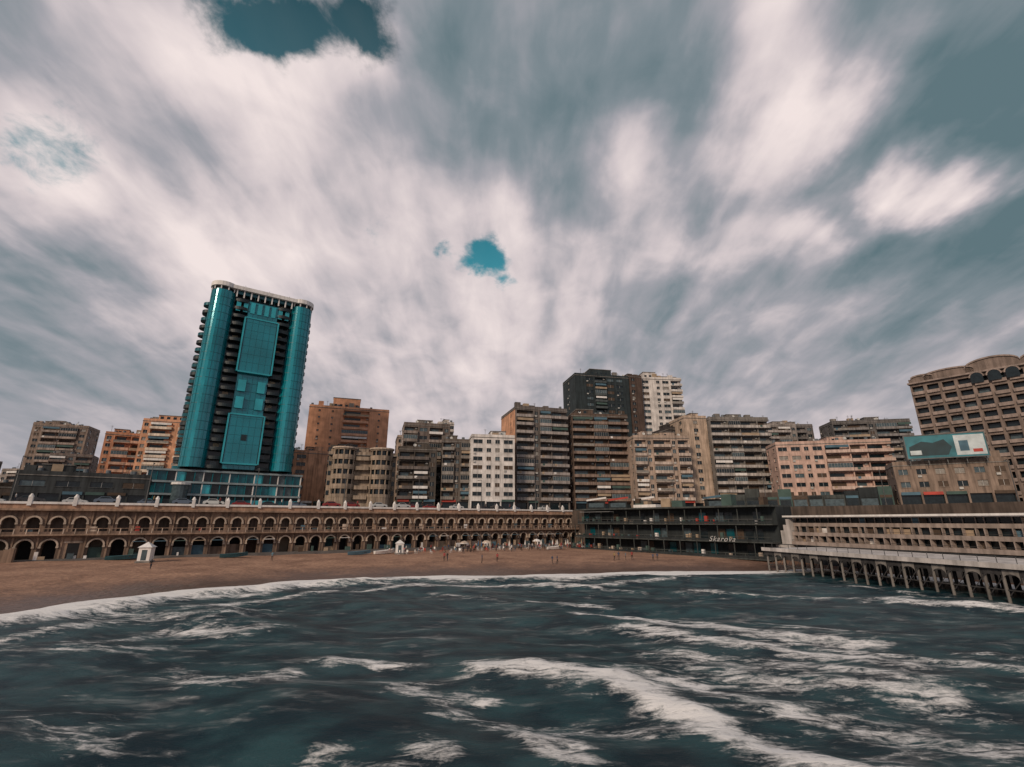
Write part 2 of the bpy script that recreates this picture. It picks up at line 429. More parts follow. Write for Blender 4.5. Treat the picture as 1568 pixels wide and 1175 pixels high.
Lk(mrange(FF,0,1,.36,.9),bs.inputs['Roughness']); bs.inputs['Specular IOR Level'].default_value=.2; bs.inputs['IOR'].default_value=1.33
bp=N('ShaderNodeBump'); bp.inputs['Strength'].default_value=.42; bp.inputs['Distance'].default_value=.4
Lk(math_('ADD',math_('ADD',na,math_('MULTIPLY',FF,.5)),math_('MULTIPLY',nd,.2)),bp.inputs['Height']); Lk(bp.outputs[0],bs.inputs['Normal'])
wx=[-a for a in FAR[::-1]]+[-250,-160,-125]+list(np.arange(-105,105,.55))+[125,160,250]+FAR
wy=[-a for a in FAR[::-1]]+[-200,-80,-30,-10,0]+list(np.arange(6,40,.28))+list(np.arange(40,106,.5))+[115,130,160,220]+FAR
grid_mesh('sea_water', wx, wy, waterz, water, {'foam':foam})

# ------------------------------------------------------------------ arcade sea wall
TERRA = wall('arcade_plaster', (.33,.225,.165), .45)
CREAM = wall('arcade_cream', (.56,.45,.365), .4)
BROWN = wall('arcade_brown', (.22,.15,.115), .5)
doorc = [mat('door_teal',(.03,.07,.08)), mat('door_brown',(.06,.035,.025)), INNER, INNER, INNER, mat('door_cream',(.16,.13,.10))]
def arch_bay(b, fr, u0, u1, z0, z1, a, zs, vf, dep, wm, rm, ring=.3, n=10):
    c=(u0+u1)/2; P=lambda u,z,v=vf: pt(fr,u,v,z)
    b.faces('walls', wm, [P(u0,z0),P(c-a,z0),P(c-a,z1),P(u0,z1)],[(0,1,2,3)])
    b.faces('walls', wm, [P(c+a,z0),P(u1,z0),P(u1,z1),P(c+a,z1)],[(0,1,2,3)])
    pts=[(c-a*math.cos(math.pi*i/n), zs+a*math.sin(math.pi*i/n)) for i in range(n+1)]
    for (ua,za),(ub,zb) in zip(pts[:-1],pts[1:]):
        b.faces('walls', wm, [P(ua,za),P(ub,zb),P(ub,z1),P(ua,z1)],[(0,1,2,3)])
        b.faces('reveals', wm, [P(ua,za),P(ub,zb),P(ub,zb,vf-dep),P(ua,za,vf-dep)],[(0,1,2,3)])
        k=(a+ring)/a
        o=lambda u,z:(c+(u-c)*k, zs+(z-zs)*k)
        oa,ob=o(ua,za),o(ub,zb); vv=vf+.35
        b.faces('arch_surrounds', rm, [P(ua,za,vv),P(ub,zb,vv),P(ob[0],ob[1],vv),P(oa[0],oa[1],vv),
               P(ua,za),P(ub,zb),P(ob[0],ob[1]),P(oa[0],oa[1])],[(0,1,2,3),(0,1,5,4),(3,2,6,7)])
    for uu in (c-a,c+a):
        b.faces('reveals', wm, [P(uu,z0),P(uu,zs),P(uu,zs,vf-dep),P(uu,z0,vf-dep)],[(0,1,2,3)])
    b.box('arch_surrounds', rm, fr, c-a-ring-.05, c-a+.05, vf+.003, vf+.42, zs-.35, zs-.02)
    b.box('arch_surrounds', rm, fr, c+a-.05, c+a+ring+.05, vf+.003, vf+.42, zs-.35, zs-.02)
b=B('seafront_arcade')
rr=random.Random(3)
U0=-52; U1=WL+1; nb_=54; bw=(U1-U0)/nb_
Z1,Z2,Z3=0.0,6.4,10.9
for i in range(nb_):
    u0=U0+i*bw; u1=u0+bw
    if i<18 and i%5==1:
        b.box('walls', TERRA, wf, u0,u1, .4,3.2, Z1,Z2)
        b.box('doors', INNER, wf, u0+.9,u0+2.6, 3.0,3.22, 2.2,5.0)
        b.box('windows', CREAM, wf, u0+.3,u1-.3, 3.0,3.26, 5.1,5.3)
    else:
        arch_bay(b,wf,u0,u1,Z1,Z2,1.08,4.55,3.2,2.2,BROWN,CREAM,.28)
        if rr.random()<.55:
            b.box('cabin_fronts', rr.choice([TERRA,BROWN,CLOTH2,CLOTH1,G_MID,CLOTH3,CREAM]), wf, u0+.5,u1-.5,2.3,2.4,Z1,rr.uniform(3.0,4.2))
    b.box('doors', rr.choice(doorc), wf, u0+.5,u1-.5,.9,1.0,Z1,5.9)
    arch_bay(b,wf,u0,u1,Z2+.3,Z3,.95,8.75,.9,1.3,BROWN if rr.random()<.6 else TERRA,CREAM,.3)
    b.box('doors', rr.choice(doorc), wf, u0+.6,u1-.6,-.4,-.3,Z2+.3,9.9)
    b.box('pilasters', TERRA, wf, u0-.14,u0+.14, 3.2,3.4, 1.2,Z2-.35)
    b.box('pilasters', TERRA, wf, u0-.12,u0+.12, .9,1.08, Z2+.3,Z3-.35)
    for j in range(2):
        b.box('railing', CREAM, wf, u0+j*bw/2-.07,u0+j*bw/2+.07, 4.2,4.34, Z2+.3,Z2+1.2)
    if rr.random()<.35:
        b.box('awnings', rr.choice([CLOTH1,CLOTH2,WHITE,CLOTH3]), wf, u0+.6,u1-.6, 3.65,4.6, 5.1,5.2)
    if rr.random()<.5:
        uu=u0+rr.uniform(.2,1.6); b.box('clutter', rr.choice([WHITE,CLOTH3,CLOTH1,CREAM,SIGNR,G_MID]), wf, uu,uu+rr.uniform(.5,1.4), 3.9,4.15, Z2+.3,Z2+rr.uniform(1,2))
    for _ in range(2):
        if rr.random()<.5:
            uu=u0+rr.uniform(.1,1.8); v0=rr.uniform(4.2,5.0); b.box('clutter', rr.choice([WHITE,CLOTH3,CLOTH1,CLOTH2,G_MID,SHUT]), wf, uu,uu+rr.uniform(.3,1.5), v0,v0+.4, 2.3,2.3+rr.uniform(.5,1.6))
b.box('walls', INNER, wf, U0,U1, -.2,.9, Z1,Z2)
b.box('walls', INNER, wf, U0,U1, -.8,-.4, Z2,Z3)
b.box('slabs', TERRA, wf, U0,U1, .9,4.4, Z2,Z2+.3)
b.box('slabs', BROWN, wf, U0,U1, 3.2,3.5, Z2-.35,Z2-.003)
b.box('railing', TERRA, wf, U0,U1, 4.2,4.32, Z2+1.2,Z2+1.3)
b.box('railing', BROWN, wf, U0,U1, 4.22,4.3, Z2+.3,Z2+.72)
b.box('slabs', TERRA, wf, U0,U1, -.8,1.9, Z3,Z3+.35)
ORG = wall('orange_band', (.44,.27,.185), .35)
b.box('parapet', ORG, wf, U0,U1, 1.3,1.6, Z3+.35,Z3+1.2)
b.box('parapet', WHITE, wf, U0,U1, 1.2,1.85, Z3+1.2,Z3+1.62)
i=U0+2
while i<U1:
    b.box('parapet', WHITE, wf, i,i+.6, 1.1,1.95, Z3+.9,Z3+2.5)
    b.cyl('parapet', WHITE, wf, i+.3,1.5,.42, Z3+2.5,Z3+3.1, 8, r1=.12)
    i+=6.4
b.box('terrace', PAVE, wf, U0,U1, 3.2,5.4, -1,2.3)
for k in range(14):
    b.box('stairs', TERRA, wf, -14+k*.7, -13.3+k*.7, 5.4,6.8, 0,2.2+k*.17)
b.build()

# ------------------------------------------------------------------ glass tower
TEAL=mat('teal_glass',(.003,.20,.25),.14,.35,.08,0,.25,.8)
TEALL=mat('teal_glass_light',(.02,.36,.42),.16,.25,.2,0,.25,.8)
TEALD=mat('teal_glass_dark',(.004,.09,.115),.2,.35,.3,0,.2,.5)
MUL=mat('tower_mullion',(.005,.12,.15),.4)
NAVY=mat('tower_dark_cladding',(.012,.022,.028),.5,.3,.4)
tf,TL=frame((-105,150),(-77.5,169))
b=B('glass_tower'); TT=87.5; zp=STREET+13; D=24
b.box('core', NAVY, tf, 3.2,TL-3.2,-D,-1.8,STREET,TT)
nf=21; fh=(TT-zp)/nf
CR=3.7
for cu in (CR,TL-CR):
    b.cyl('corner_columns', TEAL, tf, cu,-2.2,CR,zp,TT,28)
    for k in range(nf):
        z=zp+k*fh
        b.cyl('corner_columns', MUL, tf, cu,-2.2,CR+.05,z,z+.2,28)
    for j in range(9):
        a=math.pi*(j/8.)
        u=cu+(CR+.03)*math.cos(a); v=-2.2+(CR+.03)*math.sin(a)
        b.box('mullions_and_highlights', MUL, tf, u-.04,u+.04,v-.06,v+.04,zp,TT)
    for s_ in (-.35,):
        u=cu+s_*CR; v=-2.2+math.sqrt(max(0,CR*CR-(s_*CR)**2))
        b.box('mullions_and_highlights', TEALL, tf, u-.55,u+.55,v-.3,v+.12,zp,TT)  # lighter teal strip: the column's highlight put into colour and shape
BA=2*CR+.2; BB=11.9
for ua,ub in ((BA,BB),(TL-BB,TL-BA)):
    b.box('balcony_backs', G_DARK, tf, ua-.4,ub,-1.9,-1.6,zp,TT)
    for k in range(nf):
        z=zp+k*fh
        b.box('balconies', NAVY, tf, ua-.2,ub,-1.6,.5,z,z+.25)
        m=7; vs=[]
        for j in range(m+1):
            t=j/m; vv=.3+.75*math.sin(math.pi*t); uu=ua+(ub-ua)*t
            vs+= [pt(tf,uu,vv,z-.1),pt(tf,uu,vv,z+1.0),pt(tf,uu,vv-.12,z-.1),pt(tf,uu,vv-.12,z+1.0)]
        fs=[]
        for j in range(m):
            o=4*j; fs+=[(o,o+4,o+5,o+1),(o+2,o+6,o+7,o+3),(o+1,o+5,o+7,o+3),(o,o+4,o+6,o+2)]
        b.faces('balconies', NAVY, vs, fs)
        b.box('balcony_backs', rr.choice([G_MID,G_DARK,CLOTH2,G_DARK]), tf, ua+.8,ua+2.6,-1.6,-1.5,z+.3,z+2.4)
c0,c1=BB,TL-BB
b.box('curtain_wall', TEAL, tf, c0,c1,-1.8,.2,zp,TT-2)
rr=random.Random(5)
for k in range(nf):
    z=zp+k*fh
    b.box('mullions_and_highlights', MUL, tf, c0,c1,.2,.28,z,z+.1)
    for j in range(6):
        u=c0+(c1-c0)*j/6
        b.box('mullions_and_highlights', MUL, tf, u,u+.07,.2,.27,z+.1,z+fh)
for za,zb,w in ((zp+2,zp+18,1.2),(zp+33.5,zp+53,1.2)):
    b.box('raised_bay', TEAL, tf, c0-.4,c1+.4,.33,1.5,za,zb)
    b.box('raised_bay', TEALL, tf, c0-.8,c0-.3,.3,1.75,za-.3,zb+.3); b.box('raised_bay', TEALL, tf, c1+.3,c1+.8,.3,1.75,za-.3,zb+.3)
    b.box('raised_bay', TEALL, tf, c0-.29,c1+.29,.3,1.75,zb,zb+.5); b.box('raised_bay', TEALL, tf, c0-.29,c1+.29,.3,1.75,za-.5,za)
    b.box('raised_bay', NAVY, tf, c0-.29,c0-.05,1.5,1.6,za,zb); b.box('raised_bay', NAVY, tf, c1+.05,c1+.29,1.5,1.6,za,zb)
    z=za+3.3
    while z<zb-.5:
        b.box('raised_bay', MUL, tf, c0-.04,c1+.04,1.5,1.54,z,z+.08); z+=fh
    for j in range(1,5):
        u=c0+(c1-c0)*j/5; b.box('raised_bay', MUL, tf, u,u+.07,1.5,1.545,za,zb)
b.box('raised_bay', NAVY, tf, (c0+c1)/2-.8,(c0+c1)/2+.8,1.59,1.7,zp+9.5,zp+11.5)
for za in (zp+20.5,zp+26.5): 
    for uu in (c0+.6,c1-3.0):
        b.box('raised_bay', TEALL, tf, uu,uu+2.4,.33,.9,za,za+4)
for cu in (CR,TL-CR):
    b.cyl('crown', WHITE, tf, cu,-2.2,4.2,TT+1.3,TT+2.9,28)
    b.cyl('crown', NAVY, tf, cu,-2.2,3.2,TT,TT+1.3,20)
    for j in range(10):
        a=2*math.pi*j/10; b.box('crown', WHITE, tf, cu+3.7*math.cos(a)-.18,cu+3.7*math.cos(a)+.18,-2.2+3.7*math.sin(a)-.18,-2.2+3.7*math.sin(a)+.18,TT,TT+1.3)
b.box('crown', WHITE, tf, CR,TL-CR,-1.8,1.3,TT+1.35,TT+2.7)
b.box('crown', TEALD, tf, 7.6,TL-7.6,-1.8,.1,TT-.002,TT+1.35)
for j in range(9):
    u=7.6+(TL-15.2)*j/8; b.box('crown', WHITE, tf, u-.2,u+.2,.1,.7,TT-1.4,TT+1.35)
    if j<8: b.box('crown', TEALL, tf, u+.4,u+1.8,.25,.45,TT-6.5,TT-2.4)
b.box('crown', CONC, tf, 8,TL-8,-14,-5,TT,TT+3.9)
for u in (2,4,10,18,25): b.box('antennas', METAL, tf, u,u+.1,-3,-2.9,TT+2,TT+5)
fl,_=frame(pt(tf,0,-D,0)[:2], pt(tf,0,-5.9,0)[:2])
b.box('side_walls', NAVY, fl, 0,18.1,-3.3,-.6,STREET,TT)
qq=pt(tf,TL,-5.9,0); fr2=(qq[0],qq[1],-tf[4],-tf[5],tf[2],tf[3])
b.box('side_walls', NAVY, fr2, 0,18.1,-3.3,-.6,STREET,TT)
for k in range(nf):
    z=zp+k*fh
    for f_ in (fl,fr2):
        for cc in (4,13):
            b.cyl('side_balconies', NAVY if k%2 else TEALD, f_, cc,-.7,2.4,z-.1,z+1.0,12,0,math.pi)
        b.box('side_balconies', G_DARK, f_, 1,17,-.6,-.5,z+1.0,z+2.6)
pf,PL=frame((-111,146),(-75,171)); 
b.box('podium', NAVY, pf, 0,PL,-18,-.6,STREET,zp-1.2)
for z in (STREET+4.2,STREET+8.0,zp-1.4):
    b.box('podium', mat('podium_band',(.25,.30,.32),.5), pf, -.4,PL+.4,-18,.35,z,z+.6)
rr=random.Random(14)
for j in range(19):
    u=PL*j/18; b.box('podium', MUL if j%3 else WHITE, pf, u-.15,u+.15,-.6,.0,STREET,zp-1.4)
    if j<18:
        for za in (STREET+.3,STREET+4.9,STREET+8.7):
            b.box('podium', rr.choice([TEALL,TEALD,G_DARK,G_MID,TEALD,TEALD]), pf, u+.2,u+PL/18-.2,-.6,-.5,za,za+2.8)
b.cyl('podium', WHITE, pf, 9,.0,2.6,STREET+7.4,STREET+8.1,16)
b.cyl('podium', G_MID, pf, 9,.0,2.2,STREET,STREET+7.4,16)
b.build()

# ------------------------------------------------------------------ city blocks
bd=building
bd('apartment_building',(-262,255),(-246,260),60,'wbw',(.32,.24,.20),seed=1)
bd('apartment_building',(-244,238),(-223,246),56,'wbbw',(.29,.215,.175),(.38,.30,.26),seed=2)
bd('apartment_building',(-226,232),(-212,240),40,'bwb',(.22,.17,.15),seed=3)
bd('apartment_building',(-170,196),(-158,204),44,'wbb',(.62,.29,.17),(.7,.44,.32),seed=4,dirt=.3)
bd('apartment_building',(-157,198),(-134,206),50,'wBsBw',(.70,.36,.22),(.78,.64,.52),seed=5,setback=(.2,.8,3),dirt=.3)
bd('commercial_building',(-122,118),(-100,133),20,'WWWW',(.05,.055,.058),(.12,.12,.12),depth=10,seed=6)
bd('commercial_building',(-165,108),(-128,132),17.5,'WWWWWW',(.09,.07,.06),(.16,.13,.11),depth=10,seed=66)
bd('terracotta_building',(-94,214),(-60,226),60,'snsnsBsns',(.70,.35,.21),(.74,.40,.26),depth=18,seed=7,setback=(.28,.62,5.5),dirt=.2)
bd('apartment_building',(-83,180),(-68,188),34,'wsw',(.60,.32,.20),seed=8)
bd('apartment_building',(-76,200),(-66,205),38,'bw',(.19,.15,.13),seed=88)
rr=random.Random(9)
vf_,VL=frame((-63,163),(-41,169)); b=B('villa_with_round_bays')
VW=wall('villa_plaster',(.36,.28,.215),.5)
b.box('walls',VW,vf_,0,VL,-13,-1.4,STREET,31)
for cu in (5.2,VL-5.2):
    b.cyl('round_bays',VW,vf_,cu,-1.4,3.9,STREET,STREET+4.2,20)
    for k in range(5):
        z=STREET+4.2+k*3.3
        b.cyl('round_bays',VW,vf_,cu,-1.4,4.0,z,z+1.1,20)
        b.cyl('windows',G_DARK,vf_,cu,-1.4,3.2,z+1.1,z+2.8,20)
        for j in range(7):
            a=math.pi*j/6; b.cyl('round_bays',VW,vf_,cu+3.65*math.cos(a),-1.4+3.65*math.sin(a),.24,z+1.1,z+2.8,8)
        b.cyl('round_bays',VW,vf_,cu,-1.4,3.95,z+2.8,z+3.3,20)
    b.cyl('cornice',CREAM,vf_,cu,-1.4,4.3,STREET+20.7,STREET+21.2,20)
for k in range(5):
    z=STREET+4+k*3.3
    b.box('walls',VW,vf_,9.2,VL-9.2,-1.4,.3,z-.4,z+.9)
    for u in (.2,VL-1.2): b.box('windows',G_DARK,vf_,u,u+.9,-1.4,-1.3,z+1,z+2.5)
roof_stuff(b,vf_,VL,12,31,VW,rr)
b.build()
bd('apartment_building',(-50,205),(-40,208),44,'wbw',(.42,.32,.26),seed=10)
bd('apartment_building',(-42.6,184),(-25,189),45.5,'bWbw',(.17,.135,.12),(.29,.24,.215),seed=11,sidecol=(.5,.43,.4))
bd('apartment_building',(-40,168),(-27,171),33.5,'bbw',(.09,.075,.065),(.155,.13,.12),depth=12,seed=12)
bd('apartment_building',(-34,215),(-27,217),52,'wb',(.6,.54,.5),seed=13)
bd('apartment_building',(-25.5,173),(-14.5,175),37,'bwb',(.15,.125,.11),(.28,.25,.225),seed=14)
bd('white_apartment_building',(-14.5,169),(1,172),38,'WwwW',(.70,.655,.63),(.74,.695,.67),depth=12,seed=15,dirt=.3)
bd('balcony_apartment_building',(1.6,179),(22,185),51,'BwbB',(.16,.137,.127),(.38,.335,.315),depth=22,seed=16,sidecol=(.68,.36,.22),side='sSns')  # orange side walls: warm sunlit look put into the side colour
bd('balcony_apartment_building',(24,186),(47,189),49.5,'BbB',(.12,.083,.065),(.27,.195,.16),seed=17,setback=(.1,.4,3))
bd('dark_glass_tower',(30,216),(57,222),76,'SWbWWs',(.03,.042,.048),(.08,.095,.10),depth=18,seed=18,side='SwS',setback=(.3,.7,4))
bd('white_highrise_building',(64,226),(85,228),77,'WswWb',(.66,.61,.58),(.70,.65,.62),depth=16,seed=19,side='sws',dirt=.3,setback=(.1,.4,4))
bd('white_highrise_dark_side',(57.5,222),(64,224),77,'ws',(.10,.065,.052),(.18,.13,.11),depth=16,seed=20)  # added block for the white highrise's dark side, darkness put into its colour
bd('apartment_building',(46.5,180),(68,181),39.5,'bwBwb',(.46,.35,.285),(.54,.44,.38),depth=12,seed=21)
bd('apartment_building',(66,196),(70,197),46,'w',(.06,.05,.05),seed=22)
bd('apartment_building',(69.5,188),(79,189),49,'sws',(.54,.41,.32),seed=23)
bd('balcony_apartment_building',(79,186),(103,187),48,'BbBb',(.22,.20,.185),(.48,.44,.415),seed=24,par='solid')
bd('apartment_building',(101,196),(112,196),40,'bw',(.07,.06,.057),(.14,.12,.115),seed=25)
bd('apartment_building',(121,230),(140,230),54,'wbbw',(.32,.28,.26),(.44,.39,.37),seed=26)
bd('apartment_building',(137,236),(152,236),55,'wbw',(.2,.18,.175),seed=27)
bd('pink_apartment_building',(96,172),(132,164),35.5,'WWwWBbB',(.58,.40,.335),(.62,.47,.41),depth=12,seed=28,dirt=.3)
bd('apartment_building',(147,214),(178,208),52,'bBwBb',(.14,.13,.128),(.27,.25,.245),seed=29)
bd('commercial_building',(102,128),(122,117),23,'wwwwww',(.27,.20,.16),(.33,.26,.215),depth=11,seed=30,fh=3.6)
bd('commercial_building',(124,150),(133,140),32,'wbw',(.06,.055,.055),depth=11,seed=31)
rr=random.Random(44)
x=-330
while x<330:
    w=rr.uniform(14,26); y=rr.uniform(262,300); 
    t=rr.uniform(.085,.125)
    c=rr.uniform(.14,.4)
    bd('distant_apartment_building',(x,y),(x+w-1,y+rr.uniform(-2,2)),9+y*t,rr.choice(['wbbw','bwwb','wbw']),(c,c*.85,c*.78),depth=10,seed=int(x+400),shops=False)
    x+=w
x=-60
while x<150:
    w=rr.uniform(12,20); y=rr.uniform(232,244)
    c=rr.uniform(.08,.24)
    bd('distant_apartment_building',(x,y),(x+w-1,y),9+y*rr.uniform(.08,.115),rr.choice(['wbbw','bwb']),(c,c*.88,c*.82),depth=10,seed=int(x+900),shops=False)
    x+=w

# seaside hotel on the right
hf,HL=frame((131,150),(165,105)); b=B('seaside_hotel')
HW=wall('hotel_plaster',(.23,.175,.15),.35); HT=wall('hotel_trim',(.32,.25,.22),.3)
HZ=52
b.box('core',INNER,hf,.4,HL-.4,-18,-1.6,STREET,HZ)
nb2=15; bw2=HL/nb2; fl_=11; fh=(HZ-STREET)/fl_
for i in range(nb2+1):
    u=i*bw2; b.box('walls',HW,hf,u-.45 if i else 0,min(u+.45,HL),-1.7,0,STREET,HZ)
for k in range(fl_):
    z=STREET+k*fh
    for i in range(nb2):
        u=i*bw2+.45
        b.box('walls',HW,hf,u,u+bw2-.9,-1.6,-.003,z+2.75,z+fh)
        b.box('balconies',HT,hf,u-.12,u+bw2-.78,.003,.55,z-.05,z+.15)
        b.box('balconies',HT,hf,u-.12,u+bw2-.78,.45,.55,z+.15,z+.95)
        b.box('balconies',HW,hf,u+.0,u+bw2-.9,-.5,-.4,z,z+.4)
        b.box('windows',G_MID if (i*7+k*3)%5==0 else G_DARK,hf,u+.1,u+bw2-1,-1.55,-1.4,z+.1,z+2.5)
b.box('cornice',HT,hf,-.4,HL,-1.6,.9,HZ,HZ+.5)
arcs=[(3.5,5.5,.7),(10,12,1.2),(20,12,2.3),(32,12,1.5),(44,12,1.5)]
for (c,w,h) in arcs:
    n=12; a=w/2
    pts=[(c-a*math.cos(math.pi*i/n), HZ+1.6+h*math.sin(math.pi*i/n)) for i in range(n+1)]
    vs=[pt(hf,p[0],.5,p[1]) for p in pts]+[pt(hf,p[0],-1.2,p[1]) for p in pts]+[pt(hf,p[0],.5,HZ+.5) for p in pts]
    fs=[(i,i+1,n+2+i,n+1+i) for i in range(n)]+[(i,i+1,2*n+3+i,2*n+2+i) for i in range(n)]
    b.faces('pediments',HW,vs,fs)
    for i in range(n):
        p,q=pts[i],pts[i+1]
        vs=[pt(hf,p[0],.85,p[1]),pt(hf,q[0],.85,q[1]),pt(hf,q[0],.85,q[1]+.45),pt(hf,p[0],.85,p[1]+.45),
            pt(hf,p[0],.5,p[1]),pt(hf,q[0],.5,q[1]),pt(hf,q[0],-1.2,q[1]+.45),pt(hf,p[0],-1.2,p[1]+.45)]
        b.faces('pediments',HT,vs,[(0,1,2,3),(0,1,5,4),(3,2,6,7)])
b.box('walls',HW,hf,0,HL,-1.2,.3,HZ+.5,HZ+1.7)
for c in (16.2,20,23.8):
    n=10; a=1.4
    vs=[pt(hf,c-a*math.cos(math.pi*i/n),.97,HZ-1.3+a*math.sin(math.pi*i/n)) for i in range(n+1)]+[pt(hf,c+a,.97,HZ-3),pt(hf,c-a,.97,HZ-3)]
    b.faces('arched_windows',G_DARK,vs,[tuple(range(n+3))])
    for i in range(n):
        a0,a1_=math.pi*i/n,math.pi*(i+1)/n
        q=lambda r,t: pt(hf,c-r*math.cos(t),1.05,HZ-1.3+r*math.sin(t))
        b.faces('arched_windows',HT,[q(a,a0),q(a,a1_),q(a+.35,a1_),q(a+.35,a0)],[(0,1,2,3)])
sl=(pt(hf,0,-18,0)[0],pt(hf,0,-18,0)[1],hf[4],hf[5],-hf[2],-hf[3])
facade(b,sl,16.4,STREET,HZ,'wbw',HW,HT,3.6,dep=.4,proj=.8,rr=random.Random(2))
b.cyl('roof_drum',HW,hf,20,-9,4,HZ+.5,HZ+4,16); b.cyl('roof_drum',HT,hf,20,-9,4.3,HZ+4,HZ+5.4,16,r1=1)
b.box('roof',CONC,hf,0,HL,-18,-1.6,HZ,HZ+.3)
b.build()

# billboard
b=B('billboard'); f_,L_=frame((103.5,124.5),(117.8,116.8))
BT=mat('billboard_teal',(.03,.17,.21),.5,.5,.3); BW=mat('billboard_white',(.5,.56,.58),.5); PDk=mat('poster_dark',(.01,.035,.045),.5)
b.box('panel',BT,f_,0,L_,-.3,0,24.6,30.4)
b.box('poster',BW,f_,L_*.62,L_-.4,.003,.03,25.0,30.0)
b.faces('poster',PDk,[pt(f_,u,.03,z) for u,z in ((.6,25.2),(L_*.52,25.2),(L_*.58,27.2),(L_*.5,29.2),(L_*.36,28.4),(L_*.22,28.9),(.9,27.6))],[tuple(range(7))])
b.box('poster',BW,f_,.9,3.2,.035,.05,25.5,26.6)
b.box('poster',CLOTH3,f_,L_*.67,L_*.78,.035,.05,26,28.6); b.box('poster',SIGNR,f_,L_*.82,L_*.93,.035,.05,25.6,26.4)
for u in (0,L_-.2): b.box('frame',METAL,f_,u,u+.2,.003,.12,24.4,30.6)
b.box('frame',METAL,f_,.2,L_-.2,.003,.12,30.4,30.6); b.box('frame',METAL,f_,.2,L_-.2,.003,.12,24.4,24.6)
for j in range(5):
    u=.5+j*(L_-1.2)/4; b.box('posts',METAL,f_,u,u+.18,-.8,-.6,23,30.3); b.box('posts',METAL,f_,u,u+.1,-3,-.6,23.2,23.4)
b.build()

# ------------------------------------------------------------------ beach restaurant terraces (dark)
rf,RL=frame((20,150),(57,108)); b=B('beach_restaurant')
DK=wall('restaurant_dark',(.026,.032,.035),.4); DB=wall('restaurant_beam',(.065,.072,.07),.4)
rr=random.Random(12)
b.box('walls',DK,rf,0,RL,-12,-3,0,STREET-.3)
for k,(z,pv) in enumerate(((1.2,3.5),(4.6,1.5),(8.4,0))):
    b.box('decks',DB,rf,0,RL,-3,pv,z-.25,z)
    b.box('railings',DB if k<2 else METAL,rf,0,RL,pv-.1,pv-.02,z+.95,z+1.05)
    b.box('railings',DK,rf,0,RL,pv-.09,pv-.03,z+.1,z+.5)
    for j in range(int(RL/2.2)):
        u=j*2.2; b.box('posts',DB,rf,u,u+.14,pv-.3,pv-.14,z,z+(3.4 if j%2==0 else 1))
        if rr.random()<.5: b.box('windows',rr.choice([G_DARK,G_MID,TEALD,SHUT]),rf,u+.2,u+2.0,-3,-2.9,z+.3,z+2.6)
        for _ in range(2):
            if rr.random()<.4:
                uu=u+rr.uniform(0,1.4); b.box('furniture',rr.choice([WHITE,CLOTH2,CLOTH1,G_MID,SIGNR,CREAM]),rf,uu,uu+rr.uniform(.3,.8),pv-1.6,pv-.9,z,z+rr.uniform(.6,1.9))
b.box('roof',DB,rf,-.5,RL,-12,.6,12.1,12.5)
b.box('roof',mat('awning_grey',(.25,.26,.27)),rf,3,14,.6,2.4,11.5,11.6)
b.box('roof',WHITE,rf,20,27,-3,-.5,12.5,13.3)
for j in range(9):
    u=rr.uniform(1,RL-4); b.box('roof_clutter',rr.choice([CLOTH1,CONC,CLOTH2,SHUT,DB]),rf,u,u+rr.uniform(1,3.5),-9,-6-rr.uniform(0,2),12.5,12.5+rr.uniform(1.2,3))
b.build()
cu=bpy.data.curves.new('restaurant_sign','FONT'); cu.body='Skarova'; cu.size=1.6; cu.extrude=.04; cu.shear=.5; cu.space_character=1.2
so=bpy.data.objects.new('restaurant_sign',cu); COL.objects.link(so)
cu.materials.append(mat('sign_white',(.42,.42,.42),.5))
p=pt(rf,RL-13,3.9,4.6); so.location=p; so.rotation_euler=(math.pi/2,0,math.atan2(rf[3],rf[2]))

# ------------------------------------------------------------------ pier with pavilion
df,DL=frame((48,93),(70,15)); b=B('pier')
PW=wall('pier_white',(.52,.485,.47),.3); PD=wall('pier_dark',(.05,.048,.05),.4)
b.box('deck',PW,df,-2,DL,-14,0,3.7,4.1)
b.box('deck',PW,df,-2,DL,.003,.25,3.65,4.25)
b.box('beams',PD,df,-2,DL,-13.5,-.3,2.9,3.7)
b.box('railing',METAL,df,-2,DL,-.15,-.09,5.0,5.06)
k=0; u=-1.6
while u<DL:
    for v in (-.6,-4.5,-9,-13):
        b.cyl('stilts',PD if v<-1 else CONC,df,u,v,.17,-3,2.9,8)
    b.box('railing',METAL,df,u,u+.06,-.15,-.09,4.1,5.0)
    n=6; vs=[]
    for i in range(n+1):
        t=math.pi*i/n; vs+=[pt(df,u+.95-.8*math.cos(t),-.25,2.4+.65*math.sin(t)),pt(df,u+.95-.8*math.cos(t),-.25,3.5)]
    b.faces('arched_brackets',CONC if k%2 else PD,vs,[(2*i,2*i+2,2*i+3,2*i+1) for i in range(n)])
    b.box('cross_braces',PD,df,u,u+1.9,-.65,-.5,1.2,1.32)
    P=[pt(df,u,-.55,.3),pt(df,u,-.55,.45),pt(df,u+1.9,-.55,2.8),pt(df,u+1.9,-.55,2.65)]
    b.faces('cross_braces',PD,P,[(0,1,2,3)])
    u+=1.9;k+=1
b.build()
bf,BL=frame((61,108),(93,32)); b=B('beach_pavilion')
PV=wall('pavilion_cream',(.36,.29,.255),.35)
b.box('core',INNER,bf,.5,BL,-10,-2.6,0,9.2)
rr=random.Random(8)
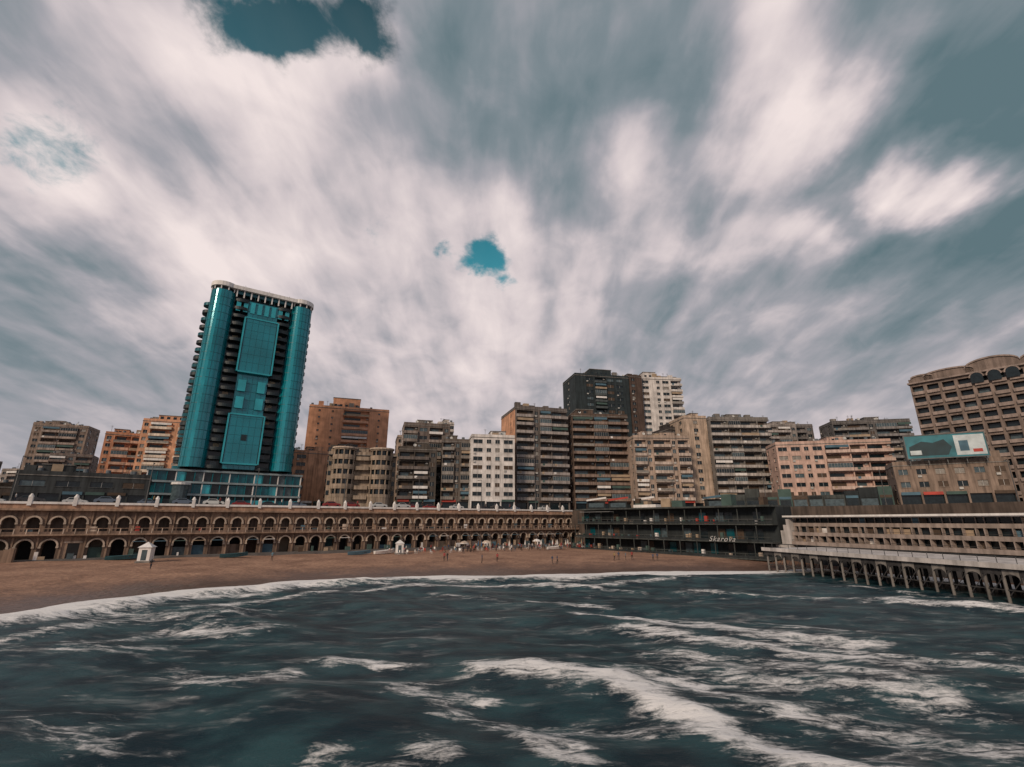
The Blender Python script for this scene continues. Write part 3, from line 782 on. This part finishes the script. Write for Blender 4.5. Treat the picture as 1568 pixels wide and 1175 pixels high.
for k,(z,vv) in enumerate(((4.1,.6),(6.0,.0),(7.9,-.7))):
    b.box('bands',PV,bf,0,BL,-2.6,vv,z+.02,z+.72)
    b.box('bands',PD,bf,0,BL,vv-.1,vv-.04,z+1.0,z+1.06)
    u=.2; j=0
    while u<BL:
        b.box('posts',PV,bf,u,u+.13,-1.3,vv-.5,z+.72,z+1.92)
        if rr.random()<.3: b.box('curtains',rr.choice([CLOTH2,WHITE,CLOTH3,SHUT]),bf,u+.15,u+1.2,-1.28,-1.22,z+.72,z+1.6)
        u+=1.7 if j%3 else 1.1; j+=1
    b.box('windows',G_DARK,bf,.3,BL,-2.6,-1.5,z+.72,z+1.9)
b.box('roof',WHITE,bf,-1.2,BL,-11,.9,9.8,10.15)
b.box('roof',PW,bf,-.6,BL,-10.5,.2,9.62,9.797)
for u in range(3): b.box('end_steps',PW,bf,-2.5+u*.8,-1.7+u*.8,-3,.4,4.1,9.4-(2-u)*1.2)
b.box('terrace',PW,bf,-6,-.0,-11,1.2,3.5,4.0)
b.box('foundation',PD,bf,-6,BL,-14,-.2,-2,3.498)
b.build()

# ------------------------------------------------------------------ small objects
def booth(x,y,s=1):
    z=sand_h(x,y); fr,_=frame((x,y),(x+1,y+.3)); b=B('lifeguard_booth')
    b.box('walls',WHITE,fr,-.9*s,.9*s,-.9*s,.9*s,z+.3,z+2.5*s)
    b.box('floor',CONC,fr,-1.1*s,1.1*s,-1.1*s,1.1*s,z-.3,z+.3)
    b.box('door',G_MID,fr,-.4*s,.4*s,.9*s,.93*s,z+.4,z+2.1*s)
    P=[pt(fr,u,v,z+2.5*s) for u,v in((-1.1*s,-1.1*s),(1.1*s,-1.1*s),(1.1*s,1.1*s),(-1.1*s,1.1*s))]+[pt(fr,0,0,z+3.4*s)]
    b.faces('roof',WHITE,P,[(0,1,4),(1,2,4),(2,3,4),(3,0,4),(0,1,2,3)])
    b.build(True)
booth(-67,92,1.05); booth(-26.5,118,.95)
def boat(x,y,rot,c):
    z=sand_h(x,y); b=B('beached_boat'); fr=(x,y,math.cos(rot),math.sin(rot),math.sin(rot),-math.cos(rot))
    n=10; vs=[]
    for i in range(n+1):
        t=i/n; w=.85*(1-(abs(t-.42)/.6)**2.4) if t>.42 else .85*(1-.25*((.42-t)/.42)**2)
        w=max(w,.03); u=(t-.5)*5; sh=.75+.35*t**2
        vs+=[pt(fr,u,-w,z+sh),pt(fr,u,-w*.6,z+.1+.25*t**3),pt(fr,u,w*.6,z+.1+.25*t**3),pt(fr,u,w,z+sh)]
    fs=[]
    for i in range(n):
        o=4*i; fs+=[(o,o+1,o+5,o+4),(o+1,o+2,o+6,o+5),(o+2,o+3,o+7,o+6)]
    fs.append((0,1,2,3)); b.faces('hull',c,vs,fs)
    for u in (-1.2,0,1.1): b.box('thwarts',SHUT,fr,u,u+.25,-.65,.65,z+.6,z+.66)
    b.build(True)
HUL=mat('boat_hull',(.03,.09,.11),.5)
boat(-74,95.5,.5,HUL); boat(-35,115,.4,CLOTH3); boat(-30,118,.7,WHITE); boat(12,140,.4,WHITE); boat(-57,103,.5,HUL)
def umbrella(x,y,c,closed):
    z=sand_h(x,y); b=B('beach_umbrella'); fr=(x,y,1,0,0,-1)
    b.cyl('pole',WHITE,fr,0,0,.035,z,z+2.4,6)
    if closed:
        b.cyl('canopy',c,fr,0,0,.13,z+1.0,z+1.3,8,r1=.2); b.cyl('canopy',c,fr,0,0,.2,z+1.3,z+2.4,8,r1=.03)
    else:
        n=8; vs=[(x,y,z+2.55)]
        for r,h in ((.7,2.35),(1.25,1.95)):
            for i in range(n):
                a=2*math.pi*i/n; vs.append((x+r*math.cos(a),y+r*math.sin(a),z+h))
        fs=[(0,1+i,1+(i+1)%n) for i in range(n)]+[(1+i,1+(i+1)%n,9+(i+1)%n,9+i) for i in range(n)]
        b.faces('canopy',c,vs,fs)
        for i in range(n):
            a=2*math.pi*i/n
            vs2=[(x+1.25*math.cos(a),y+1.25*math.sin(a),z+1.95),(x+1.25*math.cos(a+.785),y+1.25*math.sin(a+.785),z+1.95)]
            b.faces('canopy',WHITE,vs2+[(p[0],p[1],p[2]-.15) for p in vs2],[(0,1,3,2)])
    b.build(True)
rr=random.Random(21)
UC=[WHITE,WHITE,mat('umbrella_blue',(.05,.12,.22),.8),CLOTH2,CREAM]
for i in range(22):
    u=rr.uniform(78,128); v=rr.uniform(8,14); q=pt(wf,u,v,0); umbrella(q[0],q[1],rr.choice(UC),rr.random()<.75)
def chair(x,y,rot,c):
    z=sand_h(x,y); fr=(x,y,math.cos(rot),math.sin(rot),math.sin(rot),-math.cos(rot)); b=B('beach_chair')
    b.box('seat',c,fr,-.25,.25,-.25,.25,z+.42,z+.46)
    b.box('back',c,fr,-.25,.25,-.29,-.25,z+.46,z+.95)
    for u in (-.23,.19):
        for v in (-.25,.21): b.box('legs',c,fr,u,u+.04,v,v+.04,z-.05,z+.42)
    b.build(True)
for i in range(70):
    q=pt(wf,rr.uniform(60,127),rr.uniform(7,17),0); chair(q[0],q[1],rr.uniform(0,6),rr.choice([WHITE,WHITE,WHITE,CLOTH3,SIGNR]))
# people
SKIN=mat('skin',(.28,.15,.1),.6); HAIR=mat('hair',(.01,.008,.007),.6)
clothes=[mat('shirt_%d'%i,c,.85) for i,c in enumerate([(.5,.5,.5),(.05,.07,.12),(.3,.05,.05),(.02,.02,.022),(.12,.2,.25),(.35,.25,.12)])]
trou=[mat('trousers_%d'%i,c,.85) for i,c in enumerate([(.02,.025,.04),(.06,.05,.045),(.01,.01,.012)])]
def person_mesh(pose,sh,tr):
    J={'pel':(0,0,.95,.13),'sp':(0,.01,1.15,.125),'ch':(0,.01,1.35,.15),'nk':(0,0,1.5,.055),'hd':(0,-.02,1.6,.085),'ht':(0,-.01,1.7,.075)}
    s=pose
    J.update({'hl':(.1,0,.9,.095),'kl':(.11,-.12*s,.5,.065),'al':(.11,.10*s if s>.5 else 0,.09,.042),'tl':(.12,-.14+.1*s,.04,.035),
              'hr':(-.1,0,.9,.095),'kr':(-.11,.06*s,.5,.065),'ar':(-.11,.32*s,.1,.042),'tr':(-.12,.2*s-.14,.04,.035)})
    J.update({'sl':(.19,.01,1.42,.06),'el':(.25,.06*s,1.14,.045),'wl':(.26,-.12*s,.92,.033),'fl':(.26,-.16*s,.83,.028),
              'sr':(-.19,.01,1.42,.06),'er':(-.25,-.04*s,1.14,.045),'wr':(-.26,-.16*s-.02,.94,.033),'fr':(-.26,-.2*s-.02,.86,.028)})
    E=[('pel','sp'),('sp','ch'),('ch','nk'),('nk','hd'),('hd','ht'),('pel','hl'),('hl','kl'),('kl','al'),('al','tl'),('pel','hr'),('hr','kr'),('kr','ar'),('ar','tr'),
       ('ch','sl'),('sl','el'),('el','wl'),('wl','fl'),('ch','sr'),('sr','er'),('er','wr'),('wr','fr')]
    K=list(J); me=bpy.data.meshes.new('p'); me.from_pydata([J[k][:3] for k in K],[(K.index(a),K.index(c)) for a,c in E],[])
    ob=bpy.data.objects.new('p',me); COL.objects.link(ob)
    md=ob.modifiers.new('s','SKIN'); 
    sv=me.skin_vertices[0].data
    for i,k in enumerate(K): sv[i].radius=(J[k][3],J[k][3]*.85)
    sv[0].use_root=True
    ob.modifiers.new('ss','SUBSURF').levels=1
    dg=bpy.context.evaluated_depsgraph_get(); m2=bpy.data.meshes.new_from_object(ob.evaluated_get(dg))
    bpy.data.objects.remove(ob)
    m2.materials.clear()
    for q in (tr,sh,SKIN,HAIR): m2.materials.append(q)
    for p in m2.polygons:
        c=p.center; p.use_smooth=True
        p.material_index = 0 if c.z<.93 and abs(c.x)<.22 else (2 if (1.5<c.z<1.66 and not c.y>.03) or c.z<.95 or (abs(c.x)>.22 and c.z<1.2) else (1 if c.z<1.5 else 3))
    return m2
PM=[person_mesh(rr.choice([0,.5,1,.8]),clothes[i%6],trou[i%3]) for i in range(9)]
def person(x,y,z=None):
    o=bpy.data.objects.new('person',rr.choice(PM)); COL.objects.link(o)
    o.location=(x,y,(sand_h(x,y) if z is None else z)-.01); o.rotation_euler=(0,0,rr.uniform(0,6.28)); s=rr.uniform(.92,1.06); o.scale=(s,s,s)
for i in range(80):
    q=pt(wf,rr.gauss(95,19),rr.uniform(6.5,20),0); person(q[0],q[1])
for (x,y) in [(-14,104),(-13.4,104.4),(-6,101),(-3,103),(22,108),(23,108.5),(24.4,108),(26,109),(30,107),(31,107.3),(-60,84),(8,100),(9,100.2)]: person(x,y)
for i in range(16):
    q=pt(wf,rr.uniform(-20,125),1.95-4,0); person(q[0],q[1],STREET)
# cars
CB=[mat('car_paint_%d'%i,c,.3,.05) for i,c in enumerate([(.5,.5,.5),(.04,.04,.045),(.25,.03,.03),(.12,.15,.2),(.6,.6,.58)])]
TYRE=mat('tyre',(.015,.015,.015),.9)
def car(x,y,ux,uy,c):
    b=B('parked_car'); fr=(x,y,ux,uy,uy,-ux); z=STREET+.01
    prof=[(-2.15,.35),(-2.15,.85),(-1.95,1.0),(-1.6,1.05),(-1.1,1.48),(.35,1.5),(1.0,1.05),(1.9,.92),(2.15,.7),(2.15,.35)]
    n=len(prof); vs=[]
    for v,sh in ((-.85,1),(.85,1)):
        for u,h in prof: vs.append(pt(fr,u,v*(.86 if h>1.2 else 1),z+h))
    b.faces('body',c,vs,[tuple(range(n)),tuple(range(n,2*n))]+[(i,(i+1)%n,n+(i+1)%n,n+i) for i in range(n)])
    for sg in (-1,1):
        q=[(-1.35,1.1,.852),(-1.0,1.42,.77),(.3,1.43,.77),(.8,1.1,.852)]
        b.faces('windows',G_DARK,[pt(fr,u,sg*(w+.012),z+h) for u,h,w in q],[(0,1,2,3)])
        for u in (-1.35,1.35):
            vs=[pt(fr,u+.32*math.cos(a),sg*w,z+.32+.32*math.sin(a)) for w in (.68,.88) for a in [k*math.pi/6 for k in range(12)]]
            b.faces('wheels',TYRE,vs,[tuple(range(12)),tuple(range(12,24))]+[(i,(i+1)%12,12+(i+1)%12,12+i) for i in range(12)])
    for (u0,h0,u1,h1) in ((-1.6,1.09,-1.14,1.47),(.42,1.47,.97,1.1)):
        sg=-.02 if u0<0 else .02
        b.faces('windows',G_DARK,[pt(fr,u0+sg,-.72,z+h0),pt(fr,u0+sg,.72,z+h0),pt(fr,u1+sg,.68,z+h1),pt(fr,u1+sg,-.68,z+h1)],[(0,1,2,3)])
    b.build(True)
for i in range(26):
    u=-40+i*6.5+rr.uniform(-.6,.6); q=pt(wf,u,rr.choice([-7.2,-7.2,-10,-16.8]),0); car(q[0],q[1],wf[2],wf[3],rr.choice(CB))
def lamp(x,y,ux,uy,h=9):
    b=B('street_lamp'); fr=(x,y,ux,uy,uy,-ux)
    b.cyl('pole',METAL,fr,0,0,.11,STREET,STREET+h,8,r1=.06)
    b.box('arm',METAL,fr,-.05,.05,-1.8,0,STREET+h-.12,STREET+h)
    b.box('arm',METAL,fr,-.15,.15,-2.4,-1.8,STREET+h-.14,STREET+h+.02)
    b.cyl('base',METAL,fr,0,0,.22,STREET,STREET+.7,8)
    b.build(True)
for i in range(8):
    q=pt(wf,-30+i*21,-5.2,0); lamp(q[0],q[1],wf[2],wf[3])
for x,y in ((50,150),(72,138),(92,120),(104,100)): lamp(x,y,.8,-.6)
for (x,y,c) in ((26,168,WHITE),(33,166,SIGNR),(41,163,WHITE),(60,150,CLOTH3)):
    b=B('shop_kiosk'); fr,_=frame((x,y),(x+1,y-.1))
    b.box('walls',DK,fr,0,6,-3,0,STREET,STREET+3); b.box('counter',G_MID,fr,.5,5.5,.003,.05,STREET+1,STREET+2.4)
    P=[pt(fr,u,v,z) for u,v,z in ((-.3,1.2,STREET+3.0),(6.3,1.2,STREET+3.9),(6.3,-3.2,STREET+4.1),(-.3,-3.2,STREET+3.2))]
    b.faces('roof',c,P+[(p[0],p[1],p[2]+.5) for p in P],[(0,1,2,3),(4,5,6,7),(0,1,5,4),(1,2,6,5),(2,3,7,6),(3,0,4,7)])
    b.build(True)
b=B('shop_row'); sf,SL=frame((66,150),(100,131)); rr=random.Random(77)
u=0
while u<SL:
    w=rr.uniform(3,6); h=rr.uniform(3.4,6)
    b.box('walls',rr.choice([DK,DB,RETW,CLOTH1]),sf,u,u+w-.1,-6,0,STREET,STREET+h)
    b.box('windows',rr.choice([G_DARK,G_MID]),sf,u+.3,u+w-.4,.003,.05,STREET+.6,STREET+2.4)
    b.box('signs',rr.choice([DB,SHUT,CLOTH3,CLOTH1,DK,CONC]),sf,u+.2,u+w-.3,.003,.15,STREET+2.6,STREET+3.3)
    u+=w
b.build()

# ------------------------------------------------------------------ sky / world
w=bpy.data.worlds.new('World'); scene.world=w; w.use_nodes=True
nt=w.node_tree; nt.nodes.clear()
N=nt.nodes.new; Lk=nt.links.new
out=N('ShaderNodeOutputWorld'); bgn=N('ShaderNodeBackground'); bgn.inputs['Strength'].default_value=.1; Lk(bgn.outputs[0],out.inputs[0])
S=Vector((-.46,-.76,.46)).normalized()
sky=N('ShaderNodeTexSky'); sky.sky_type='NISHITA'; sky.sun_disc=False; sky.sun_elevation=math.asin(S.z); sky.sun_rotation=math.atan2(S.x,S.y)%(2*math.pi)
tc=N('ShaderNodeTexCoord'); dirv=tc.outputs['Generated']
def vmath(op,a,b_=None,sc_=None):
    m=N('ShaderNodeVectorMath'); m.operation=op
    for i,x in enumerate((a,b_)):
        if x is None: continue
        if isinstance(x,(tuple,list,Vector)): m.inputs[i].default_value=tuple(x)
        else: Lk(x,m.inputs[i])
    if sc_ is not None:
        if isinstance(sc_,(int,float)): m.inputs['Scale'].default_value=sc_
        else: Lk(sc_,m.inputs['Scale'])
    return m
sp=N('ShaderNodeSeparateXYZ'); Lk(dirv,sp.inputs[0])
zz=math_('ADD',math_('MAXIMUM',sp.outputs[2],0.0),.28)
cb=N('ShaderNodeCombineXYZ'); Lk(math_('DIVIDE',sp.outputs[0],zz),cb.inputs[0]); Lk(math_('DIVIDE',sp.outputs[1],zz),cb.inputs[1])
P=cb.outputs[0]
wn=N('ShaderNodeTexNoise'); wn.inputs['Scale'].default_value=3.0; wn.inputs['Detail'].default_value=5; wn.inputs['Roughness'].default_value=.55
Lk(mapping(P,0,(1.5,1.0,1)),wn.inputs['Vector'])
wv=vmath('SCALE',vmath('SUBTRACT',wn.outputs['Color'],(.5,.5,.5)).outputs[0],None,.24).outputs[0]
dw=vmath('NORMALIZE',vmath('ADD',dirv,wv).outputs[0]).outputs[0]
def blob(a,t,s,wt,src=dw):
    d=Vector((a,1,t)).normalized()
    dt=vmath('DOT_PRODUCT',src,d).outputs['Value']
    e=math_('EXPONENT',math_('MULTIPLY',math_('SUBTRACT',dt,1),2/(s*s)))
    return math_('MULTIPLY',e,wt)
bl=[(-.973,1.29,.17,.28),(-.676,1.12,.12,.34),(-.998,.646,.17,.30),(-.519,.593,.18,.30),(-.055,.757,.10,.38),(-.438,1.22,.08,.4),(.326,.873,.08,.44),
 (.58,.914,.07,.38),(.762,.997,.08,.48),(.879,1.07,.07,.44),(1.068,.853,.055,.66),(.957,.805,.05,.55),(.775,1.4,.1,.5),(.418,.645,.08,.38),(.584,.70,.07,.36),
 (.717,.645,.06,.42),(-.198,.393,.28,.28),(-1.208,.834,.1,.34),(-.3,.85,.08,.14),(.1,.42,.2,.2),(.2,.58,.08,.18),(-.72,.70,.09,.15),
 (1.19,1.196,.22,-.25),(.978,.69,.12,-.2),(1.206,.873,.16,-.2),(.131,1.04,.14,-.18),(-.153,1.29,.1,-.2),(.154,.70,.08,-.2),(-1.107,.524,.11,-.32),
 (-1.35,1.39,.16,-.22),(.436,1.15,.11,-.2),(-.895,.914,.09,-.25),(-1.01,.286,.15,-.16),(-.72,.86,.08,-.22),(-.42,.97,.09,-.16),(.0,.92,.08,-.14),(.45,.78,.06,-.22)]
acc=None
for q in bl:
    e=blob(*q); acc=e if acc is None else math_('ADD',acc,e)
c1=noise(mapping(P,.0,(2.4,1.1,1)),1.1,4,.5,.4)
c2=noise(mapping(P,.06,(8.5,1.9,1)),1.1,5,.5,.3)
c3=noise(mapping(P,-.1,(3.2,2.2,1)),2.6,5,.52,.4)
val=math_('ADD',acc,.40)
val=math_('ADD',val,math_('MULTIPLY',math_('SUBTRACT',c1,.5),.95))
val=math_('ADD',val,math_('MULTIPLY',math_('SUBTRACT',c2,.5),.6))
val=math_('ADD',val,math_('MULTIPLY',math_('SUBTRACT',c3,.5),.65),None)
hz=mrange(sp.outputs[2],.0,.36)
mixv=N('ShaderNodeMix'); Lk(hz,mixv.inputs[0]); Lk(math_('ADD',math_('MULTIPLY',val,.32),.50),mixv.inputs[2]); Lk(val,mixv.inputs[3])
ramp=N('ShaderNodeValToRGB'); er=ramp.color_ramp
er.elements[0].position=0; er.elements[0].color=(.115,.18,.205,1)
er.elements[1].position=1; er.elements[1].color=(.88,.77,.75,1)
for p_,c in ((.25,(.21,.255,.285)),(.47,(.37,.365,.40)),(.70,(.63,.56,.575))):
    e=er.elements.new(p_); e.color=(*c,1)
Lk(mixv.outputs[0],ramp.inputs[0])
cloud=vmath('SCALE',ramp.outputs[0],None,10.0).outputs[0]
tint=vmath('MULTIPLY',sky.outputs[0],(.06,.72,.55)).outputs[0]
tint=vmath('ADD',tint,(.02,.2,.32)).outputs[0]
# finer, ragged warp for the openings
wn2=N('ShaderNodeTexNoise'); wn2.inputs['Scale'].default_value=9.0; wn2.inputs['Detail'].default_value=6; wn2.inputs['Roughness'].default_value=.6
Lk(P,wn2.inputs['Vector'])
wv2=vmath('SCALE',vmath('SUBTRACT',wn2.outputs['Color'],(.5,.5,.5)).outputs[0],None,.10).outputs[0]
dw2=vmath('NORMALIZE',vmath('ADD',dirv,vmath('ADD',vmath('SCALE',wv,None,.35).outputs[0],wv2).outputs[0]).outputs[0]).outputs[0]
hacc=None
for q in [(-.66,1.30,.045,.9),(-.58,1.36,.045,.9),(-.74,1.38,.045,.9),(-.86,1.45,.05,.7),(-.48,1.45,.05,.8),(-.38,1.26,.04,.85),(-.43,1.35,.035,.6),(-.10,.60,.034,.9),(-.05,.592,.034,1.1),(-.01,.545,.022,.7),(-.17,.64,.018,.7),(-1.276,.954,.05,.5),(-1.13,.905,.05,.45),(-.315,.673,.035,.5)]:
    e=blob(*q,src=dw2); hacc=e if hacc is None else math_('ADD',hacc,e)
c4=noise(mapping(P,.05,(3.6,3.0,1)),4.2,7,.6,.4)
hm=mrange(math_('ADD',hacc,math_('MULTIPLY',math_('SUBTRACT',c4,.5),1.8)),.28,1.15,0,.95)
hm=math_('MULTIPLY',hm,mrange(hacc,.05,.4))
tint=vmath('SCALE',tint,None,mrange(sp.outputs[2],.45,.8,1.6,.55,False)).outputs[0]
fin=N('ShaderNodeMix'); fin.data_type='RGBA'; Lk(hm,fin.inputs[0]); Lk(cloud,fin.inputs[6]); Lk(tint,fin.inputs[7])
Lk(fin.outputs[2],bgn.inputs['Color'])

su=bpy.data.lights.new('sun','SUN'); su.energy=2.4; su.angle=math.radians(10); su.color=(1,.81,.62)
so=bpy.data.objects.new('sun',su); COL.objects.link(so); so.rotation_euler=S.to_track_quat('Z','Y').to_euler()

cam=bpy.data.cameras.new('camera'); co=bpy.data.objects.new('camera',cam); COL.objects.link(co)
co.location=(0,0,9); co.rotation_euler=(math.radians(90+16.2),0,0)
cam.sensor_width=36; cam.lens=36*725/1568; cam.clip_end=12000; cam.clip_start=.1
scene.camera=co
scene.view_settings.view_transform='Standard'; scene.view_settings.look='None'; scene.view_settings.exposure=0
